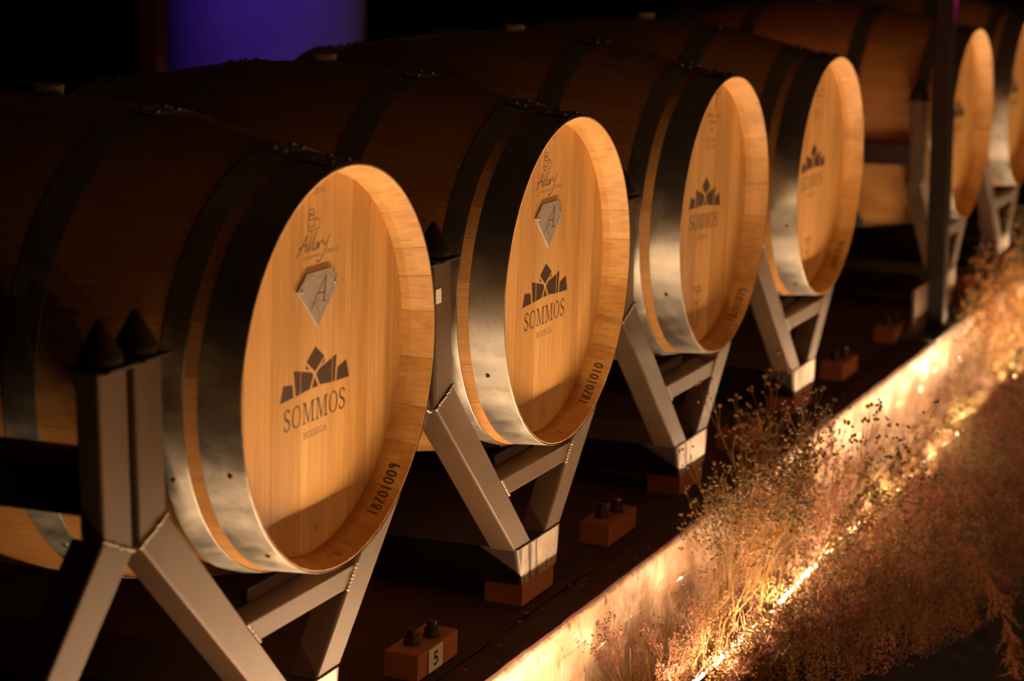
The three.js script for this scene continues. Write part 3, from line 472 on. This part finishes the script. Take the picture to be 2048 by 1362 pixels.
{
  const r = rng(515);
  // main cluster in the middle foreground
  for (let k = 0; k < 13; k++) spray('in the big clump at mid foreground', tallKinds, k % 5, k % 4 === 3 ? 'olive' : 'ochre', R(r, 0.15, 0.24), R(r, -1.22, -1.5), [R(r, -0.22, 0.12), R(r, -0.12, 0.2)], r() * 6, R(r, 0.88, 1.2));
  for (let k = 0; k < 7; k++) spray('in the big clump at mid foreground', bushKinds, k % 3, 'ochre', R(r, 0.14, 0.26), R(r, -1.1, -1.5), [R(r, -0.3, 0.3), R(r, -0.3, 0.2)], r() * 6, R(r, 0.7, 0.9));
  // long sprays of the same clump fanning away from the camera
  for (let k = 0; k < 10; k++) spray('fanning right of the big clump', tallKinds, k % 5, k % 2 ? 'olive' : 'ochre', R(r, 0.18, 0.28), R(r, -1.25, -1.5), [R(r, -0.75, -0.25), R(r, -0.1, 0.25)], r() * 6, R(r, 1.2, 1.55));
  // second cluster, rust coloured, reaching above the kerb
  for (let k = 0; k < 15; k++) spray('in the clump reaching above the kerb', k % 3 ? tallKinds : bushKinds, k % 3, k % 4 === 1 ? 'olive' : 'rust', R(r, 0.13, 0.22), R(r, -1.62, -2.2), [R(r, -0.2, 0.1), R(r, -0.1, 0.2)], r() * 6, R(r, 0.8, 1.05));
  for (let k = 0; k < 8; k++) spray('leaning behind the middle clump', tallKinds, k % 5, k % 2 ? 'rust' : 'olive', R(r, 0.2, 0.34), R(r, -1.5, -2.5), [R(r, -0.4, 0.1), R(r, -0.5, 0.0)], r() * 6, R(r, 0.65, 0.95));
  // low reddish sprigs at the lower edge of the frame
  for (let k = 0; k < 9; k++) spray('at the bottom edge of the picture', k % 3 ? tallKinds : bushKinds, k % 3, 'rust', R(r, 0.13, 0.22), R(r, -0.75, -1.05), [R(r, -0.2, 0.5), R(r, -0.4, 0.1)], r() * 6, R(r, 0.45, 0.68));
  // sparse low sprays before the clean stretch of plaster
  for (let k = 0; k < 7; k++) spray('before the bare stretch of plaster', bushKinds, k % 3, k % 2 ? 'rust' : 'olive', R(r, 0.2, 0.36), R(r, -2.4, -3.4), [R(r, -0.3, 0.2), R(r, -0.4, 0.0)], r() * 6, R(r, 0.6, 0.85));
  // far yellow bank reaching over the kerb
  for (let k = 0; k < 16; k++) spray('in the far bank at right', bushKinds, k % 3, k % 5 === 4 ? 'ochre' : 'gold', R(r, 0.1, 0.21), R(r, -3.75, -5.4), [R(r, -0.15, 0.15), R(r, -0.15, 0.15)], r() * 6, R(r, 1.3, 1.65));
}
{ // the low mass of florets that fills the bed
  const r = rng(616), M = new THREE.Matrix4(), Q = new THREE.Quaternion(), E = new THREE.Euler(), P = new THREE.Vector3(), S = new THREE.Vector3(), col = new THREE.Color();
  const front = (z) => (z > -1.15 ? 0.2 + (-0.75 - z) * 0.2 : z > -1.5 ? 0.3 + (-1.15 - z) * 0.6 : Math.min(0.66, 0.51 + (-1.5 - z) * 0.22));
  const N = 110000, group = thing('dried_flower_bank', 'low bank of tiny dried florets heaped along the foot of the platform', 'dried flowers', [0, FLOOR, 0]); group.userData.kind = 'stuff';
  const florets = new THREE.InstancedMesh(floretBase[0], leafMat(0xffffff), N), nS = 3500, stemG = new THREE.CylinderGeometry(0.0006, 0.0008, 1, 3, 1).translate(0, 0.5, 0), stems = new THREE.InstancedMesh(stemG, stemMat, nS);
  const pal = [[0.3, 0.2, 0.05], [0.26, 0.13, 0.035], [0.25, 0.07, 0.03], [0.18, 0.12, 0.04]];
  let k = 0;
  while (k < 11000) { // clusters leaning over the tape on the camera's side
    const z = R(r, -0.9, -5.2), c = fbm(z * 5.5, 2.5, 165, 2); if (c < 0.48) continue;
    const x = 0.262 + 0.05 * r(), y = 0.123 + (x - 0.262) * 1.19 + (r() + r() - 0.9) * 0.045, s = R(r, 0.0014, 0.003); E.set(r() * 6, r() * 6, r() * 6); Q.setFromEuler(E);
    florets.setMatrixAt(k, M.compose(P.set(x + 0.012, y, z), Q, S.set(s, s, s))); const q = pal[Math.floor(r() * 2.4)], f = R(r, 0.7, 1.2); florets.setColorAt(k, col.setRGB(q[0] * f, q[1] * f, q[2] * f)); k++;
  }
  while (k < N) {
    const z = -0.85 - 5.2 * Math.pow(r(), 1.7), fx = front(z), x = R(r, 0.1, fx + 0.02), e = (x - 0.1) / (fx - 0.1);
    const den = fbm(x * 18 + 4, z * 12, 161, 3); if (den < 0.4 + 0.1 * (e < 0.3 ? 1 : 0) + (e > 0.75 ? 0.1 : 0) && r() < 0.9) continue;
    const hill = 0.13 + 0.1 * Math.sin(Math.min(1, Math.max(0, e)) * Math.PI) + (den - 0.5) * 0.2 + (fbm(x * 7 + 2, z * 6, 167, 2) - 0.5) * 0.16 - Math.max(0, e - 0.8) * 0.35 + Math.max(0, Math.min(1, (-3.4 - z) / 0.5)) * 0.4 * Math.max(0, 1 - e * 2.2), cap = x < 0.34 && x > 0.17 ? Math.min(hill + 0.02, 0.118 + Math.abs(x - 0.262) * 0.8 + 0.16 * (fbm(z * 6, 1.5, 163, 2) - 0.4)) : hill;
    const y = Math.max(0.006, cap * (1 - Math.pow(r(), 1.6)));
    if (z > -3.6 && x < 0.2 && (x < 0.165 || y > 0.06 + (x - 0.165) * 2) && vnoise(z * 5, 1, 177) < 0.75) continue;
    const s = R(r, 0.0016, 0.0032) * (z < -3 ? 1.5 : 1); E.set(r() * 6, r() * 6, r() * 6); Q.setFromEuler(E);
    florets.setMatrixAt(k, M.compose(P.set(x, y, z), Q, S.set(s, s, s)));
    const h = vnoise(x * 9 + 3, z * 7, 171) + R(r, -0.12, 0.12) + (x > 0.36 ? 0.2 : -0.08), c = pal[h < 0.42 ? 0 : h < 0.66 ? 1 : h < 0.92 ? 2 : 3], f = R(r, 0.45, 1.35) * (0.6 + 0.9 * fbm(x * 12, z * 11, 173, 3)) * (x > 0.34 ? 1.5 : 1); florets.setColorAt(k, col.setRGB(c[0] * f, c[1] * f, c[2] * f)); k++;  // camera-side florets coloured brighter, standing in for light on that slope
  }
  for (let i = 0; i < nS; i++) { const z = -0.9 - 4.6 * Math.pow(r(), 1.6), x = R(r, 0.12, front(z) - 0.02), l = R(r, 0.06, 0.19); E.set(R(r, -0.8, 0.8), r() * 6, R(r, -0.8, 0.8)); Q.setFromEuler(E); stems.setMatrixAt(i, M.compose(P.set(x, 0.004, z), Q, S.set(1, l, 1))); }
  const nH = 7000, hairG = new THREE.CylinderGeometry(0.00025, 0.0005, 1, 3, 1).translate(0, 0.5, 0), hairs = new THREE.InstancedMesh(hairG, stemMatRust, nH);
  for (let i = 0; i < nH; i++) { const z = -0.95 - 3.5 * Math.pow(r(), 1.5), fx = front(z), x = R(r, 0.3, fx), e = (x - 0.1) / (fx - 0.1), y = 0.09 + 0.1 * Math.sin(Math.min(1, e) * Math.PI) * r(); E.set(R(r, -1.5, 1.5), r() * 6, R(r, -1.5, 1.5)); Q.setFromEuler(E); hairs.setMatrixAt(i, M.compose(P.set(x, y, z), Q, S.set(1, R(r, 0.02, 0.06), 1))); }
  hairs.name = 'twigs'; hairs.userData.kind = 'stuff'; hairs.castShadow = hairs.receiveShadow = true; group.add(hairs);
  florets.name = 'florets'; stems.name = 'stems'; for (const m of [florets, stems]) { m.userData.kind = 'stuff'; m.castShadow = m.receiveShadow = true; group.add(m); }
}
{ // feathery plumes drooping out of the bank on the camera's side
  const make = (seed) => { const r = rng(seed), tw = new Twigs(), core = new Twigs(), curve = new THREE.CatmullRomCurve3([[0, 0, 0], [0.06, 0.01, 0.07], [0.12, -0.03, 0.15], [0.16, -0.1, 0.25], [0.18, -0.125, 0.36]].map((p) => new THREE.Vector3(p[0] + R(r, -0.012, 0.012), p[1], p[2] + R(r, -0.012, 0.012))));
    core.add(curve.getPoints(24), 0.002, 0.0008);
    const v = () => new THREE.Vector3(R(r, -1, 1), R(r, -0.8, 0.8), R(r, -1, 1)), low = (w) => { w.y = Math.max(w.y, -0.135); return w; };
    for (let k = 0; k < 120; k++) { const t = r(), p = curve.getPoint(t), d = curve.getTangent(t).addScaledVector(v(), 0.75).normalize(), l = R(r, 0.025, 0.075) * (1.15 - 0.55 * t), m = low(p.clone().addScaledVector(d, l * 0.55).addScaledVector(v(), 0.006)), e = low(p.clone().addScaledVector(d, l).add(new THREE.Vector3(0, -l * 0.25, 0))); tw.add([p, m, e], 0.0007, 0.0003);
      for (let h = 0; h < 16; h++) { const f = r(), b = f < 0.5 ? p.clone().lerp(m, f * 2) : m.clone().lerp(e, f * 2 - 1), q = low(b.clone().addScaledVector(d, R(r, 0.003, 0.01)).addScaledVector(v(), 0.007)); tw.add([b, q], 0.00055, 0.0002); } }
    return [core.build(), tw.build()]; };
  const m = new THREE.MeshStandardMaterial({ color: 0xb8794a, roughness: 0.8 });
  [[0.5, -0.7, -1.86, 0.1, 'large feathery brown plume drooping from the flower bank onto the dark floor', 881, 1], [0.55, -0.7, -2.2, 0.35, 'smaller feathery brown plume drooping at the right edge of the flower bank', 882, 0.7]].forEach(([x, y, z, turn, label, seed, s]) => {
    const t = thing('dried_plume', label, 'dried flowers', [x, y, z]), [a, b] = make(seed); t.rotation.y = turn; t.scale.setScalar(s); mesh('stem', a, stemMatRust, t); mesh('feathers', b, m, t).userData.kind = 'stuff';
  });
}
renderer.render(scene, camera);
